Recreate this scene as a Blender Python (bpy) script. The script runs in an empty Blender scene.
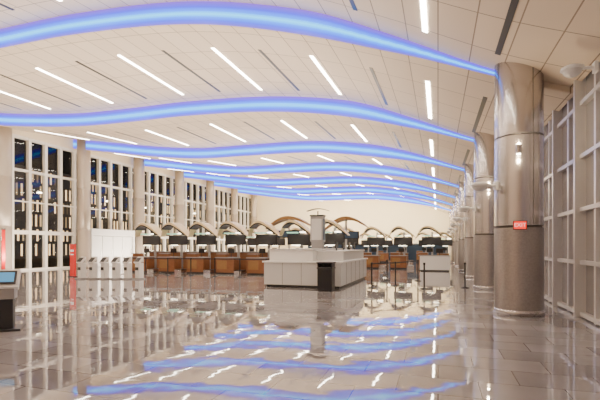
import bpy, bmesh, math, random
from mathutils import Vector, Matrix
random.seed(4)
S=bpy.context.scene
F=420.0
TH=math.atan(138/F); CS,SN=math.cos(TH),math.sin(TH)
CAMH=1.6

# ---------------------------------------------------------------- materials
def mat(name,col,rough=.5,metal=0,em=None,es=0,spec=None,noise=0,nscale=8,bump=0):
    m=bpy.data.materials.new(name); m.use_nodes=True
    nt=m.node_tree; b=nt.nodes['Principled BSDF']
    b.inputs['Base Color'].default_value=(*col,1)
    b.inputs['Roughness'].default_value=rough
    b.inputs['Metallic'].default_value=metal
    if spec is not None: b.inputs['Specular IOR Level'].default_value=spec
    if em: 
        b.inputs['Emission Color'].default_value=(*em,1); b.inputs['Emission Strength'].default_value=es
    if noise or bump:
        tc=nt.nodes.new('ShaderNodeTexCoord'); n=nt.nodes.new('ShaderNodeTexNoise')
        n.inputs['Scale'].default_value=nscale; n.inputs['Detail'].default_value=4
        nt.links.new(tc.outputs['Object'],n.inputs['Vector'])
        if noise:
            mx=nt.nodes.new('ShaderNodeMix'); mx.data_type='RGBA'
            mx.inputs[6].default_value=(*[c*(1-noise) for c in col],1)
            mx.inputs[7].default_value=(*[min(1,c*(1+noise)) for c in col],1)
            nt.links.new(n.outputs['Fac'],mx.inputs[0]); nt.links.new(mx.outputs[2],b.inputs['Base Color'])
        if bump:
            bp=nt.nodes.new('ShaderNodeBump'); bp.inputs['Strength'].default_value=bump
            nt.links.new(n.outputs['Fac'],bp.inputs['Height']); nt.links.new(bp.outputs[0],b.inputs['Normal'])
    return m

def brickmat(name,c1,c2,cm,bw,bh,mortar,rough,offset=0,metal=0,rot=None,bump=0,spec=.5,speck=0,vec='Object',ior=None):
    m=bpy.data.materials.new(name); m.use_nodes=True
    nt=m.node_tree; N=nt.nodes; L=nt.links; b=N['Principled BSDF']
    tc=N.new('ShaderNodeTexCoord'); mp=N.new('ShaderNodeMapping')
    if rot: mp.inputs['Rotation'].default_value=rot
    L.new(tc.outputs[vec],mp.inputs['Vector'])
    br=N.new('ShaderNodeTexBrick'); br.offset=offset; br.squash=1
    br.inputs['Scale'].default_value=1; br.inputs['Brick Width'].default_value=bw
    br.inputs['Row Height'].default_value=bh; br.inputs['Mortar Size'].default_value=mortar
    br.inputs['Mortar Smooth'].default_value=.1
    br.inputs['Color1'].default_value=(*c1,1); br.inputs['Color2'].default_value=(*c2,1); br.inputs['Mortar'].default_value=(*cm,1)
    L.new(mp.outputs[0],br.inputs['Vector'])
    src=br.outputs['Color']
    if speck:
        n=N.new('ShaderNodeTexNoise'); n.inputs['Scale'].default_value=.6; n.inputs['Detail'].default_value=6
        L.new(mp.outputs[0],n.inputs['Vector'])
        mx=N.new('ShaderNodeMix'); mx.data_type='RGBA'; mx.blend_type='MULTIPLY'; mx.inputs[0].default_value=speck
        rp=N.new('ShaderNodeValToRGB'); rp.color_ramp.elements[0].position=.35; rp.color_ramp.elements[1].position=.65
        rp.color_ramp.elements[0].color=(.6,.58,.57,1)
        L.new(n.outputs['Fac'],rp.inputs[0]); L.new(src,mx.inputs[6]); L.new(rp.outputs[0],mx.inputs[7]); src=mx.outputs[2]
    L.new(src,b.inputs['Base Color'])
    b.inputs['Roughness'].default_value=rough; b.inputs['Metallic'].default_value=metal
    b.inputs['Specular IOR Level'].default_value=spec
    if ior: b.inputs['IOR'].default_value=ior
    if bump:
        n2=N.new('ShaderNodeTexNoise'); n2.inputs['Scale'].default_value=1.6; n2.inputs['Detail'].default_value=2
        L.new(tc.outputs[vec],n2.inputs['Vector'])
        bp=N.new('ShaderNodeBump'); bp.inputs['Strength'].default_value=bump; bp.inputs['Distance'].default_value=.02
        L.new(n2.outputs['Fac'],bp.inputs['Height']); L.new(bp.outputs[0],b.inputs['Normal'])
    return m

M={}
M['ceil']=brickmat('ceiling_panels',(.79,.67,.53),(.73,.61,.48),(.30,.23,.17),.75,1.5,.014,.6)
M['floor']=brickmat('terrazzo_tiles',(.50,.48,.49),(.31,.29,.30),(.10,.09,.09),.9,.6,.006,.02,offset=.5,bump=.12,spec=.5,speck=.7,ior=2.3)
M['cream']=mat('cream_plaster',(.92,.80,.58),.7)
M['white']=mat('white_laminate',(.90,.89,.88),.3)
M['grey']=mat('grey_panel',(.34,.33,.34),.35)
M['lgrey']=mat('light_grey_panel',(.70,.69,.69),.3)
M['dark']=mat('dark_metal',(.03,.03,.035),.35)
M['black']=mat('black_plastic',(.015,.015,.018),.3)
M['steel']=mat('brushed_steel',(.60,.57,.57),.26,.95,noise=.06,nscale=3)
M['steeld']=mat('textured_steel_sleeve',(.42,.39,.38),.36,.85,noise=.25,nscale=22,bump=.2)
M['seam']=mat('seam_shadow_gap',(.12,.11,.10),.6)
M['mull']=mat('window_mullion_paint',(.90,.85,.76),.4)
M['alum']=mat('aluminium_mullion',(.72,.70,.70),.35,.4)
M['frost']=mat('frosted_panel_glass',(.38,.36,.37),.2,.25)
M['colL']=mat('column_cladding_tan',(.48,.41,.33),.4,.4)
M['wood']=mat('cherry_wood',(.24,.10,.045),.4,noise=.25,nscale=6)
M['woodl']=mat('honey_wood_beam',(.30,.16,.06),.4,noise=.15,nscale=6)
M['gold']=mat('gold_hood_paint',(.88,.72,.42),.3)
M['red']=mat('red_sign',(.65,.02,.02),.35,em=(.8,.02,.02),es=.35)
M['exit']=mat('exit_sign_face',(.8,.03,.02),.4,em=(1,.03,.015),es=1.6)
M['screen']=mat('blue_screen',(.05,.2,.4),.2,em=(.1,.40,.7),es=.7)
M['green']=mat('green_lit_panel',(.3,.55,.4),.4,em=(.45,.9,.6),es=1.0)
M['task']=mat('task_light',(1,1,1),.4,em=(1,.88,.64),es=11)
M['lamp']=mat('linear_lamp',(1,1,1),.4,em=(1,.92,.78),es=30)
M['bulb']=mat('sconce_lamp',(1,1,1),.4,em=(1,.85,.6),es=30)
M['navy']=mat('navy_panel',(.05,.09,.16),.4)
M['belt']=mat('belt_fabric',(.05,.05,.06),.8)
M['paper']=mat('white_print',(.9,.9,.9),.5,em=(1,1,1),es=.6)
M['ground']=mat('asphalt',(.03,.03,.03),.9,noise=.2)

m=bpy.data.materials.new('blue_cove_glow'); m.use_nodes=True; nt=m.node_tree; N=nt.nodes; L=nt.links  # cove glow painted on the riser as emission ramp, cyan core to violet edges
b=N['Principled BSDF']; b.inputs['Base Color'].default_value=(.03,.03,.4,1)
uv=N.new('ShaderNodeUVMap'); sx=N.new('ShaderNodeSeparateXYZ'); rp=N.new('ShaderNodeValToRGB')
L.new(uv.outputs[0],sx.inputs[0]); L.new(sx.outputs['Y'],rp.inputs[0])
e=rp.color_ramp.elements; e[0].position=0; e[0].color=(.11,.07,.45,1); e[1].position=1; e[1].color=(.15,.05,.38,1)
for p,c in ((.18,(.02,.06,.75,1)),(.34,(.008,.25,1.0,1)),(.46,(.05,.72,1.0,1)),(.58,(.008,.22,1.0,1)),(.76,(.03,.04,.7,1))):
    x=e.new(p); x.color=c
L.new(rp.outputs[0],b.inputs['Emission Color']); b.inputs['Emission Strength'].default_value=2.9
M['cove']=m
m=bpy.data.materials.new('window_glass'); m.use_nodes=True; nt=m.node_tree; N=nt.nodes; L=nt.links
N.remove(N['Principled BSDF']); o=N['Material Output']
tr=N.new('ShaderNodeBsdfTransparent'); tr.inputs[0].default_value=(.85,.84,.82,1); gl=N.new('ShaderNodeBsdfGlossy'); gl.inputs['Roughness'].default_value=.02
fr=N.new('ShaderNodeFresnel'); fr.inputs[0].default_value=1.5; mx=N.new('ShaderNodeMixShader')
L.new(fr.outputs[0],mx.inputs[0]); L.new(tr.outputs[0],mx.inputs[1]); L.new(gl.outputs[0],mx.inputs[2]); L.new(mx.outputs[0],o.inputs[0])
M['glass']=m
m=bpy.data.materials.new('lit_building_facade'); m.use_nodes=True; nt=m.node_tree; N=nt.nodes; L=nt.links
b=N['Principled BSDF']; b.inputs['Base Color'].default_value=(.02,.018,.015,1)
tc=N.new('ShaderNodeTexCoord'); sp=N.new('ShaderNodeSeparateXYZ'); cb=N.new('ShaderNodeCombineXYZ')
L.new(tc.outputs['Object'],sp.inputs[0]); L.new(sp.outputs['Y'],cb.inputs['X']); L.new(sp.outputs['Z'],cb.inputs['Y'])
br=N.new('ShaderNodeTexBrick'); br.offset=.3; br.inputs['Scale'].default_value=1; br.inputs['Brick Width'].default_value=.8; br.inputs['Row Height'].default_value=2.3
br.inputs['Mortar Size'].default_value=.25; br.inputs['Color1'].default_value=(1,1,1,1); br.inputs['Color2'].default_value=(0,0,0,1); br.inputs['Mortar'].default_value=(0,0,0,1)
rp=N.new('ShaderNodeValToRGB'); rp.color_ramp.elements[0].position=.4; rp.color_ramp.elements[0].color=(.012,.010,.009,1); rp.color_ramp.elements[1].position=.85; rp.color_ramp.elements[1].color=(1,.66,.32,1)
L.new(cb.outputs[0],br.inputs['Vector']); L.new(br.outputs['Color'],rp.inputs[0]); L.new(rp.outputs[0],b.inputs['Emission Color']); b.inputs['Emission Strength'].default_value=3
M['facade']=m

# ---------------------------------------------------------------- builder
class B:
    def __init__(s): s.v=[];s.f=[];s.m=[];s.mats=[];s.sm=[]
    def mi(s,k):
        if k not in s.mats: s.mats.append(k)
        return s.mats.index(k)
    def add(s,vs,fs,k,smooth=False):
        o=len(s.v); s.v+= [tuple(v) for v in vs]; i=s.mi(k)
        for f in fs: s.f.append([o+a for a in f]); s.m.append(i); s.sm.append(smooth)
    def box(s,c,d,k,rz=0,rx=0,ry=0):
        R=Matrix.Rotation(rz,3,'Z')@Matrix.Rotation(ry,3,'Y')@Matrix.Rotation(rx,3,'X')
        vs=[]
        for x in(-.5,.5):
            for y in(-.5,.5):
                for z in(-.5,.5): vs.append(Vector(c)+R@Vector((x*d[0],y*d[1],z*d[2])))
        s.add(vs,[(0,1,3,2),(4,6,7,5),(0,4,5,1),(2,3,7,6),(0,2,6,4),(1,5,7,3)],k)
    def b2(s,x0,x1,y0,y1,z0,z1,k): s.box(((x0+x1)/2,(y0+y1)/2,(z0+z1)/2),(x1-x0,y1-y0,z1-z0),k)
    def cyl(s,p0,p1,r0,r1,k,n=16):
        p0=Vector(p0);p1=Vector(p1);d=(p1-p0).normalized()
        a=d.orthogonal().normalized();bb=d.cross(a)
        vs=[p0+ (a*math.cos(t)+bb*math.sin(t))*r0 for t in [2*math.pi*i/n for i in range(n)]]
        vs+=[p1+ (a*math.cos(t)+bb*math.sin(t))*r1 for t in [2*math.pi*i/n for i in range(n)]]
        s.add(vs,[(i,(i+1)%n,n+(i+1)%n,n+i) for i in range(n)],k,True)
        s.add(vs[:n],[tuple(range(n))[::-1]],k); s.add(vs[n:],[tuple(range(n))],k)
    def lathe(s,c,prof,k,n=24):
        vs=[];fs=[]
        for r,z in prof:
            for i in range(n):
                t=2*math.pi*i/n; vs.append((c[0]+r*math.cos(t),c[1]+r*math.sin(t),c[2]+z))
        for j in range(len(prof)-1):
            for i in range(n): fs.append((j*n+i,j*n+(i+1)%n,(j+1)*n+(i+1)%n,(j+1)*n+i))
        s.add(vs,fs,k,True)
    def ribbon(s,pts,w,t,k):
        n=len(pts);vs=[]
        for i,p in enumerate(pts):
            tt=t[i] if isinstance(t,(list,tuple)) else t
            ww=w[i] if isinstance(w,(list,tuple)) else w
            for dy,dz in((-ww/2,-tt/2),(ww/2,-tt/2),(ww/2,tt/2),(-ww/2,tt/2)):
                vs.append((p[0],p[1]+dy,p[2]+dz))
        fs=[(0,1,2,3),((n-1)*4+3,(n-1)*4+2,(n-1)*4+1,(n-1)*4)]
        for i in range(n-1):
            for j in range(4): fs.append((i*4+j,(i+1)*4+j,(i+1)*4+(j+1)%4,i*4+(j+1)%4))
        s.add(vs,fs,k)
    def obj(s,name,loc=(0,0,0),rz=0,bevel=0,parent=None):
        me=bpy.data.meshes.new(name); me.from_pydata(s.v,[],s.f); me.update()
        for k in s.mats: me.materials.append(M[k])
        for p,i,sm in zip(me.polygons,s.m,s.sm): p.material_index=i; p.use_smooth=sm
        bm=bmesh.new(); bm.from_mesh(me); bmesh.ops.recalc_face_normals(bm,faces=bm.faces); bm.to_mesh(me); bm.free()
        o=bpy.data.objects.new(name,me); S.collection.objects.link(o); o.location=loc; o.rotation_euler=(0,0,rz)
        if bevel:
            md=o.modifiers.new('bevel','BEVEL'); md.width=bevel; md.segments=2; md.limit_method='ANGLE'
        if parent: o.parent=parent
        return o
def dup(o,loc,rz=None,parent=None):
    n=bpy.data.objects.new(o.name.split('.')[0],o.data); S.collection.objects.link(n); n.location=loc
    n.rotation_euler=(0,0,o.rotation_euler[2] if rz is None else rz)
    for md in o.modifiers:
        q=n.modifiers.new(md.name,md.type); q.width=md.width; q.segments=md.segments; q.limit_method=md.limit_method
    if parent: n.parent=parent
    return n

# ---------------------------------------------------------------- ceiling shape
XL,XR=-27.0,3.1
YB,YE=-6.0,60.0
PX=[-27,-23,-19,-15.5,-12,-7.5,-3.8,-1,1.36,3.1]
ROWS=[(11.5,[9.9,9.6,9.45,9.45,9.4,9.0,8.1,7.0,5.95,5.3]),
      (18.4,[9.55,9.05,8.70,8.62,8.6,8.35,7.75,6.85,5.95,5.3]),
      (25.3,[9.6,9.0,8.40,8.05,8.0,7.9,7.4,6.75,5.95,5.3])]
def Hm(Z,x):
    if x<=PX[0]: return Z[0]
    for i in range(len(PX)-1):
        if x<=PX[i+1]:
            a=max(i-1,0);d=min(i+2,len(PX)-1)
            h=PX[i+1]-PX[i]; m0=(Z[i+1]-Z[a])/(PX[i+1]-PX[a]); m1=(Z[d]-Z[i])/(PX[d]-PX[i]); t=(x-PX[i])/h
            return (2*t**3-3*t*t+1)*Z[i]+(t**3-2*t*t+t)*h*m0+(-2*t**3+3*t*t)*Z[i+1]+(t**3-t*t)*h*m1
    return Z[-1]
def P(x,y):
    if y<=ROWS[0][0]: return Hm(ROWS[0][1],x)
    if y>=ROWS[-1][0]: return Hm(ROWS[-1][1],x)
    for a,c in zip(ROWS[:-1],ROWS[1:]):
        if y<=c[0]:
            t=(y-a[0])/(c[0]-a[0]); return Hm(a[1],x)*(1-t)+Hm(c[1],x)*t
COVES=[4.6+6.9*i for i in range(0,8)]
EDG=[YB]+COVES+[YE]
def AMP(x):
    t=min(1,max(0,(2.0-x)/6)); return .14+.58*t*t*(3-2*t)
def zc(x,y,k):
    u=(y-EDG[k])/(EDG[k+1]-EDG[k]); A=AMP(x)
    return P(x,y)-A/2+A*u
NX=90
xs=[XL+(XR-XL)*i/NX for i in range(NX+1)]
bd=B()
for k in range(len(EDG)-1):
    y0,y1=EDG[k],EDG[k+1]; NY=4
    vs=[(x,y0+(y1-y0)*j/NY,zc(x,y0+(y1-y0)*j/NY,k)) for j in range(NY+1) for x in xs]
    n=NX+1
    bd.add(vs,[(j*n+i,j*n+i+1,(j+1)*n+i+1,(j+1)*n+i) for j in range(NY) for i in range(NX)],'ceil',True)
for k in range(1,len(EDG)-1):
    y=EDG[k]+.03; n=NX+1
    vs=[(x,y,P(x,y)-AMP(x)/2-.01) for x in xs]+[(x,y,P(x,y)+AMP(x)/2+.05) for x in xs]
    bd.add(vs,[(i,i+1,n+i+1,n+i) for i in range(NX)],'ceil',True)
bd.obj('ceiling')
for k in range(1,len(EDG)-1):
    y=EDG[k]; me=bpy.data.meshes.new('blue_cove_light'); xl=[x for x in xs if x<1.5]; n=len(xl)
    vs=[(x,y,P(x,y)-AMP(x)/2) for x in xl]+[(x,y,P(x,y)+AMP(x)/2) for x in xl]
    fs=[(i,i+1,n+i+1,n+i) for i in range(n-1)]
    me.from_pydata(vs,[],fs); uvl=me.uv_layers.new(name='UVMap')
    for p in me.polygons:
        for li in p.loop_indices:
            vi=me.loops[li].vertex_index; uvl.data[li].uv=(vs[vi][0],0 if vi<n else 1)
    me.materials.append(M['cove']); o=bpy.data.objects.new('blue_cove_light',me); S.collection.objects.link(o)

def strip(bd,x,k,ya,yb,w,mt,dz):
    n=6; vs=[]
    for j in range(n+1):
        y=ya+(yb-ya)*j/n
        for xx in (x-w/2,x+w/2):
            vs.append((xx,y,zc(xx,y,k)-dz)); vs.append((xx,y,zc(xx,y,k)+.03))
    fs=[]
    for j in range(n):
        a=j*4; fs+=[(a,a+4,a+6,a+2),(a,a+1,a+5,a+4),(a+2,a+6,a+7,a+3)]
    fs+=[(0,2,3,1),(n*4,n*4+1,n*4+3,n*4+2)]
    bd.add(vs,fs,mt)
lb=B(); sb=B()
LX=[-.3,-3.95,-7.6,-11.7,-15.9,-20.1,-24.3]
SX=[1.3,-2.0,-5.8,-9.7,-13.8,-18,-22.2]
for k in range(1,len(EDG)-1):
    y0=EDG[k]
    for x in LX: strip(lb,x,k,y0+1.7,y0+6.0,.12,'lamp',.02)
    for x in SX: strip(sb,x,k,y0+1.7,y0+6.0,.12,'black',.01)
lb.obj('linear_ceiling_lights'); sb.obj('ceiling_air_slots')

# ---------------------------------------------------------------- room shell
bd=B(); bd.b2(-27.5,3.6,YB-.2,YE+.2,-.2,0,'floor'); bd.obj('floor')
bd=B(); bd.b2(-27.2,3.3,YE,YE+.2,0,10.6,'cream'); bd.obj('wall_end')
bd=B(); bd.b2(-27.2,3.3,YB-.2,YB,0,10.6,'cream'); bd.obj('wall_back')
bd=B(); bd.b2(-27.0,3.1,YE-.04,YE,0,.15,'dark'); bd.obj('baseboard_end')
bd=B()
WX=-26.9; WT=9.1
cY=[12.9+6.3*i for i in range(-3,9)]
mull=[]
for yc in cY:
    for j in range(5): mull.append(yc+j*1.26)
for yy in mull:
    if YB<yy<YE: bd.b2(WX-.12,WX+.18,yy-.1,yy+.1,0,WT,'mull')
for z,h in ((.06,.12),(2.6,.26),(4.7,.08),(6.8,.16),(WT-.08,.2)):
    bd.b2(WX-.1,WX+.15,YB,YE,z-h/2,z+h/2,'mull')
bd.obj('window_1_frame')
bd=B(); bd.add([(WX-.05,YB,0),(WX-.05,YE,0),(WX-.05,YE,WT),(WX-.05,YB,WT)],[(0,1,2,3)],'glass'); bd.obj('window_1')
bd=B(); bd.b2(WX-.2,WX+.2,YB,YE,WT+.02,10.6,'cream'); bd.obj('wall_left')
def leftcol():
    b=B(); b.lathe((0,0,0),[(.0,0),(.54,0),(.54,.14),(.48,.16),(.48,2.9),(.465,2.91),(.465,2.96),(.48,2.97),(.48,6.0),(.465,6.01),(.465,6.06),(.48,6.07),(.48,9.9),(0,9.9)],'colL',28)
    return b.obj('round_column')
c=leftcol(); c.location=(-25.9,cY[0],0)
for yc in cY[1:]:
    if yc<YE-1: dup(c,(-25.9,yc,0))
bd=B()
y0=26.1;y1=31.0
bd.b2(-26.6,-25.7,y0,y1,2.5,3.05,'white')
bd.b2(-26.6,-25.7,y0,y0+.15,0,2.5,'white'); bd.b2(-26.6,-25.7,y1-.15,y1,0,2.5,'white')
for i in range(4):
    a=y0+.15+i*(y1-y0-.3)/4; bb=a+(y1-y0-.3)/4
    bd.b2(-25.95,-25.88,a+.03,bb-.03,.02,2.47,'white'); bd.b2(-25.87,-25.84,bb-.16,bb-.11,.9,1.4,'steel')
bd.obj('entrance_vestibule')

bd=B()
bd.b2(XR+.08,XR+.14,YB,YE,0,5.6,'frost')
bd.obj('wall_right')
bd=B(); yy=YB
n=0
while yy<YE:
    wide=(n%2==0)
    bd.b2(XR-.14 if wide else XR-.02,XR+.1,yy-.055,yy+.055,0,5.5,'alum'); yy+=.95; n+=1
for z in (.08,1.25,2.45,3.65,4.85): bd.b2(XR-.04,XR+.1,YB,YE,z-.045,z+.045,'alum')
cwm=bd.obj('curtain_wall_mullions')

cz=[11.3+6.3*i for i in range(0,8)]
def rcol():
    b=B()
    b.lathe((0,0,0),[(0,0),(.56,0),(.56,.1),(.54,.12)],'steel',40)
    b.lathe((0,0,0),[(.54,.12),(.54,2.05)],'steeld',40)
    b.lathe((0,0,0),[(.54,2.05),(.50,2.06),(.50,2.10),(.53,2.11)],'seam',40)
    b.lathe((0,0,0),[(.53,2.11),(.53,4.2)],'steel',40)
    b.lathe((0,0,0),[(.53,4.2),(.515,4.21),(.515,4.23),(.53,4.24)],'seam',40)
    b.lathe((0,0,0),[(.53,4.24),(.53,6.9),(0,6.9)],'steel',40)
    for t in (math.radians(a) for a in (-65,25,115,205)):
        b.box((.527*math.cos(t),.527*math.sin(t),4.5),(.012,.012,4.75),'seam',rz=t)
    return b.obj('round_steel_column')
def sconce():
    b=B(); b.box((.04,0,0),(.08,.1,.18),'steel'); b.cyl((.13,0,-.1),(.13,0,.1),.055,.065,'steel',16)
    b.cyl((.13,0,.1),(.13,0,.115),.05,.05,'bulb',16); b.cyl((.13,0,-.115),(.13,0,-.1),.045,.045,'bulb',16)
    return b.obj('wall_sconce')
def domecam(name):
    b=B(); b.box((.03,0,0),(.06,.16,.2),'white'); b.cyl((.05,0,0),(.34,0,.02),.035,.03,'white',10)
    b.lathe((.42,0,0),[(0,.09),(.12,.08),(.2,.04),(.21,0),(.18,-.02)],'white',20)
    b.lathe((.42,0,0),[(.17,-.02),(.15,-.08),(.09,-.13),(0,-.15)],'lgrey',20)
    return b.obj(name)
c0=rcol(); s0=sconce(); d0=domecam('dome_camera'); first=True; cols=[]
for yc in cz:
    t=math.atan2(-yc,-1.85)
    p=(.53*math.cos(t),.53*math.sin(t),3.83); a2=math.pi+.35
    q=(.53*math.cos(a2),.53*math.sin(a2),3.08)
    if first:
        c=c0; c.location=(1.85,yc,0); s0.location=p; s0.rotation_euler=(0,0,t); s0.parent=c; d0.location=q; d0.rotation_euler=(0,0,a2); d0.parent=c; first=False
    else:
        c=dup(c0,(1.85,yc,0)); dup(s0,p,t,c); dup(d0,q,a2,c)
    cols.append(c)
    for hz,en in ((4.0,20),(3.62,16)):
        l=bpy.data.lights.new('sconce_glow','POINT'); l.energy=en; l.color=(1,.76,.46); l.shadow_soft_size=.04
        lo=bpy.data.objects.new('sconce_glow',l); S.collection.objects.link(lo); lo.location=(.70*math.cos(t),.70*math.sin(t),hz); lo.parent=c
sd=domecam('dome_camera'); sd.location=(XR-.16,9.56,5.1); sd.rotation_euler=(0,0,math.pi); sd.parent=cwm
t=math.atan2(-11.3,-1.85)+.05
e=B(); e.box((0,0,0),(.06,.28,.2),'dark'); e.box((.032,0,0),(.01,.25,.17),'exit')
eo=e.obj('exit_sign',(.585*math.cos(t),.585*math.sin(t),2.1),t,parent=cols[0])
tx=bpy.data.curves.new('exit_text','FONT'); tx.body='EXIT'; tx.size=.12; tx.align_x='CENTER'; tx.align_y='CENTER'; tx.extrude=.002
to=bpy.data.objects.new('exit_text',tx); S.collection.objects.link(to); to.parent=eo; to.location=(.04,0,0); to.rotation_euler=(math.pi/2,0,math.pi/2); tx.materials.append(M['paper'])

# ---------------------------------------------------------------- information island
b=B()
x0,x1,ya,yb=-6.65,-3.5,15.6,21.6
b.b2(x0+.08,x1-.08,ya+.08,yb-.08,0,.1,'dark')
b.b2(x0,x1,ya,yb,.1,.98,'lgrey')
b.b2(x0-.06,x1+.06,ya-.06,yb+.06,.98,1.04,'white')
for i in range(1,4):
    X=x0+(x1-x0)*i/4; b.box((X,ya-.003,.54),(.015,.01,.86),'seam')
for i in range(1,6):
    Y=ya+(yb-ya)*i/6; b.box((x1+.003,Y,.54),(.01,.015,.86),'seam')
b.b2(x0+.1,-4.7,ya+.35,yb-.3,1.04,1.48,'white'); b.b2(x0+.05,-4.65,ya+.3,yb-.25,1.48,1.53,'lgrey')
b.b2(-4.7,x1-.1,ya+.9,yb-.3,1.04,1.42,'lgrey'); b.b2(-4.7,x1-.05,ya+.85,yb-.25,1.42,1.46,'white')
for i in range(4):
    Y=ya+1.2+i*1.3
    b.cyl((-3.95,Y,1.46),(-3.95,Y,1.55),.03,.03,'dark',8); b.box((-3.95,Y,1.68),(.05,.42,.26),'black')
isl=b.obj('information_counter',bevel=.012)
b=B()
b.b2(-.24,.24,-.2,.2,0,.3,'grey'); b.b2(-.28,.28,-.22,.22,.3,1.42,'grey'); b.b2(-.23,.23,-.235,-.22,.38,1.3,'lgrey')
b.b2(.28,.295,-.18,.18,.38,1.3,'navy')
b.b2(-.31,.31,-.25,.25,1.42,1.48,'dark'); b.cyl((0,0,1.48),(0,0,1.66),.03,.03,'dark',8)
b.ribbon([(-.5+.1*i,0,1.66+.1*math.sin(math.pi*i/10)) for i in range(11)],.2,.03,'dark')
b.obj('display_tower',(-5.05,17.9,1.53),bevel=.008,parent=isl)
b=B()
b.b2(-.27,.27,-.25,.25,.03,.8,'black'); b.b2(-.29,.29,-.27,.27,.8,.86,'dark'); b.b2(-.27,-.23,-.25,.25,.86,1.0,'black'); b.b2(.23,.27,-.25,.25,.86,1.0,'black')
b.b2(-.27,.27,.2,.25,.86,1.0,'black'); b.b2(-.3,.3,-.28,.28,1.0,1.05,'black'); b.b2(-.24,.24,-.23,.23,0,.03,'dark')
b.obj('trash_bin',(-3.9,14.95,0),bevel=.01)

# ---------------------------------------------------------------- check-in counters
def checkin():
    b=B()
    b.b2(-.8,.35,-.35,.35,.0,.1,'dark'); b.b2(-.8,.35,-.38,.35,.1,.95,'wood'); b.b2(-.84,.4,-.44,.38,.95,1.0,'grey')
    b.b2(-.72,-.1,-.40,-.37,.3,.8,'woodl')
    b.b2(-.8,-.2,-.3,0,1.0,1.18,'wood'); b.b2(-.82,-.18,-.34,.04,1.18,1.21,'grey')
    b.b2(.4,.85,-.45,.35,0,.22,'steel'); b.b2(.42,.83,-.43,.3,.22,.25,'black')
    b.cyl((-.05,.1,1.0),(-.05,.1,1.25),.02,.02,'dark',8); b.box((-.05,.1,1.38),(.4,.05,.27),'black')
    b.box((.1,.75,1.35),(.14,.1,2.7),'grey')
    b.box((.05,.45,2.03),(1.35,.07,.6),'black')
    b.box((.05,.41,2.03),(1.25,.012,.52),'dark')
    b.box((-.3,.40,2.42),(.55,.5,.06),'green'); b.box((.38,.40,2.44),(.35,.5,.05),'task'); b.box((0,.1,1.70),(.5,.06,.03),'task')
    pts=[];tt=[];ww=[]
    for i in range(17):
        u=i/16; pts.append((-.98+1.96*u,.35,2.30+.78*math.sin(math.pi*(u**.7))-.05*u)); tt.append(.05+.09*math.sin(math.pi*u)); ww.append(.5+.5*math.sin(math.pi*u))
    b.ribbon(pts,ww,tt,'gold')
    b.ribbon([(p[0],p[1]-.04,p[2]-.11) for p in pts[2:-2]],.9,.07,'black')
    return b.obj('check_in_counter',bevel=.006)
ck=checkin(); ck.location=(-17.6,22.3,0)
for i in range(1,7): dup(ck,(-17.6+2.0*i,22.3,0))
for i in range(0,9): dup(ck,(-16.5+2.0*i,31.5,0))
for i in range(0,8): dup(ck,(-13.3+2.0*i,45,0))
b=B(); b.b2(-14.3,1,46.4,46.6,0,1.9,'navy'); b.b2(-14.4,1.1,46.3,46.7,1.9,2.0,'white'); b.obj('baggage_screen_partition')
b=B(); b.b2(-18.4,-4.6,23.6,23.75,0,1.25,'wood'); b.b2(-18.5,-4.5,23.55,23.8,1.25,1.32,'grey'); b.obj('counter_back_partition')
def arch(name,xa,xb,y,z,h):
    b=B(); n=20; pts=[];tt=[];ww=[]
    for i in range(n+1):
        u=i/n; pts.append((xa+(xb-xa)*u,y,z+h*math.sin(math.pi*u*.95))); tt.append(.05+.14*math.sin(math.pi*u)); ww.append(.4+.6*math.sin(math.pi*u))
    b.ribbon(pts,ww,tt,'woodl')
    xm=(xa+xb)/2
    b.cyl((xm,y,0),(xm,y,z+h),.07,.06,'lgrey',12); b.box((xm,y-.1,z-.35),(1.6,.1,.45),'black')
    b.box((xm,y-.16,z-.35),(1.45,.01,.35),'navy')
    return b.obj(name)
arch('arched_wood_canopy',-10.3,-7.3,24.6,2.75,.65)
arch('arched_wood_canopy',-6.5,-3.9,24.6,2.65,.65)

b=B(); b.b2(-.9,.9,-.4,.4,0,.08,'dark'); b.b2(-.95,.95,-.45,.45,.08,1.0,'white'); b.b2(-1,1,-.5,.5,1.0,1.05,'grey'); b.cyl((.3,0,1.05),(.3,0,1.2),.03,.03,'dark',8); b.box((.3,0,1.35),(.45,.05,.3),'black')
b.obj('service_podium',(-.2,29.5,0),bevel=.01)

def kiosk():
    b=B(); b.b2(-.24,.24,-.22,.22,0,.06,'grey'); b.b2(-.17,.17,-.1,.16,.06,.82,'white')
    b.box((0,-.02,.93),(.44,.34,.1),'white',rx=math.radians(50)); b.box((0,-.06,.97),(.36,.26,.02),'dark',rx=math.radians(50))
    b.b2(-.12,.12,-.13,-.1,.45,.6,'dark'); b.b2(-.2,.2,.08,.14,.85,1.12,'white')
    return b.obj('self_service_kiosk',bevel=.01)
k0=kiosk(); k0.location=(-16.9,16.5,0); k0.rotation_euler=(0,0,-.3)
for i in range(1,6): dup(k0,(-16.9+.56*i,16.5+.16*i,0),-.3)
b=B(); b.b2(-.28,.28,-.28,.28,0,.04,'dark'); b.b2(-.13,.13,-.1,.16,.04,.8,'dark'); b.b2(-.16,.16,-.15,.18,.6,.85,'grey')
b.box((0,-.02,.97),(.46,.42,.1),'white',rx=math.radians(52)); b.box((0,-.075,1.015),(.37,.31,.02),'dark',rx=math.radians(52)); b.box((0,-.083,1.02),(.30,.22,.02),'screen',rx=math.radians(52))
b.obj('check_in_touchscreen',(-7.95,5.95,0),rz=.75,bevel=.012)
b=B(); b.b2(-.28,.28,-.15,.15,0,.04,'dark'); b.b2(-.25,.25,-.04,.04,.04,1.75,'red'); b.box((0,-.045,1.4),(.34,.01,.1),'paper'); b.box((0,-.045,1.2),(.28,.01,.05),'paper'); b.b2(-.27,.27,-.05,.05,1.75,1.78,'steel')
b.obj('red_banner_sign',(-18.6,17.6,0),rz=-.3)
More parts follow.
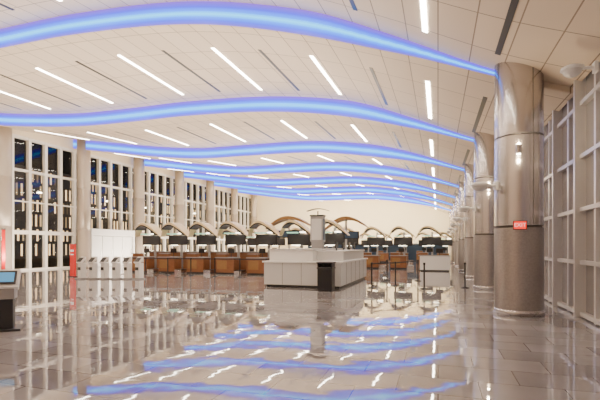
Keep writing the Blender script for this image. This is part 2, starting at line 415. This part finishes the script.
b=B(); b.b2(-.5,.5,-.08,.08,0,2.6,'red'); b.b2(-.52,.52,-.1,.1,2.6,2.68,'steel'); b.box((0,-.09,2.1),(.7,.01,.2),'paper'); b.obj('red_directory_sign',(-24.4,18.1,0),rz=-.6)

def post():
    b=B(); b.lathe((0,0,0),[(0,0),(.17,0),(.17,.015),(.05,.04),(.03,.06),(.03,.92),(.045,.93),(.045,1.0),(0,1.0)],'black',16)
    return b.obj('belt_stanchion')
def belt(pts,parent):
    b=B(); px,py=parent.location[0],parent.location[1]
    for a,c in zip(pts[:-1],pts[1:]):
        d=Vector((c[0]-a[0],c[1]-a[1],0)); l=d.length
        b.box(((a[0]+c[0])/2-px,(a[1]+c[1])/2-py,.95),(l,.004,.05),'belt',rz=math.atan2(d.y,d.x))
    b.obj('retractable_belt',parent=parent)
p0=post(); p0.location=(-2.45,16.4,0)
for q in [(-.5,16.7),(1.0,17.6),(-2.3,20.2)]: dup(p0,(q[0],q[1],0))
pts=[(-2.45,16.4),(-1.66,17.6),(-.9,20.5)]
for q in pts[1:]: dup(p0,(q[0],q[1],0))
belt(pts,p0)
row=[(-17.5+1.5*i,20.2) for i in range(8)]
ps=[dup(p0,(q[0],q[1],0)) for q in row]; belt(row,ps[0])

# ---------------------------------------------------------------- exterior night
b=B(); b.b2(-90,-27.6,-40,110,-.4,-.2,'ground'); b.obj('ground_outside')
b=B(); b.b2(-62,-60,-30,120,-.2,14,'facade'); b.obj('office_building')
def slamp():
    b=B(); b.cyl((0,0,-.2),(0,0,6.5),.09,.06,'dark',10); b.cyl((0,0,6.5),(1.2,0,6.8),.05,.04,'dark',8); b.lathe((1.2,0,6.7),[(0,.12),(.2,.06),(.25,0),(0,-.02)],'bulb',12)
    return b.obj('street_lamp')
s=slamp(); s.location=(-36,22,0)
for y in (30,38,46,56,68): dup(s,(-36-random.random()*4,y,0))

# ---------------------------------------------------------------- lights
w=bpy.data.worlds.new('night'); S.world=w; w.use_nodes=True
w.node_tree.nodes['Background'].inputs[0].default_value=(.01,.01,.012,1); w.node_tree.nodes['Background'].inputs[1].default_value=.5
def area(name,loc,sx,sy,e,col,rot=(math.pi,0,0)):
    l=bpy.data.lights.new(name,'AREA'); l.shape='RECTANGLE'; l.size=sx; l.size_y=sy; l.energy=e; l.color=col
    o=bpy.data.objects.new(name,l); S.collection.objects.link(o); o.location=loc
    o.rotation_euler=rot
for i,yc in enumerate((2,14,27,40,52)):
    area('ceiling_fill',(-12.5,yc,3.9),19,9,1450,(1,.84,.66))  # added fill floating in the hall, aimed up to brighten the ceiling
area('end_wall_fill',(-9,50,2.6),22,.6,3000,(1,.88,.62),(math.radians(100),0,0))  # invented light with no fixture, brightens the end wall
for yc in (16,34,50):
    area('window_frame_fill',(-23.5,yc,1.0),.4,14,900,(1,.86,.68),(0,math.radians(120),0))  # added light without a real source, lifts the window mullions

# ---------------------------------------------------------------- camera
cam=bpy.data.cameras.new('camera'); co=bpy.data.objects.new('camera',cam); S.collection.objects.link(co)
cam.sensor_width=36; cam.lens=36*F/600; cam.shift_y=47/600; cam.clip_end=300
co.location=(0,0,CAMH); co.rotation_euler=(math.pi/2,0,TH)
S.camera=co
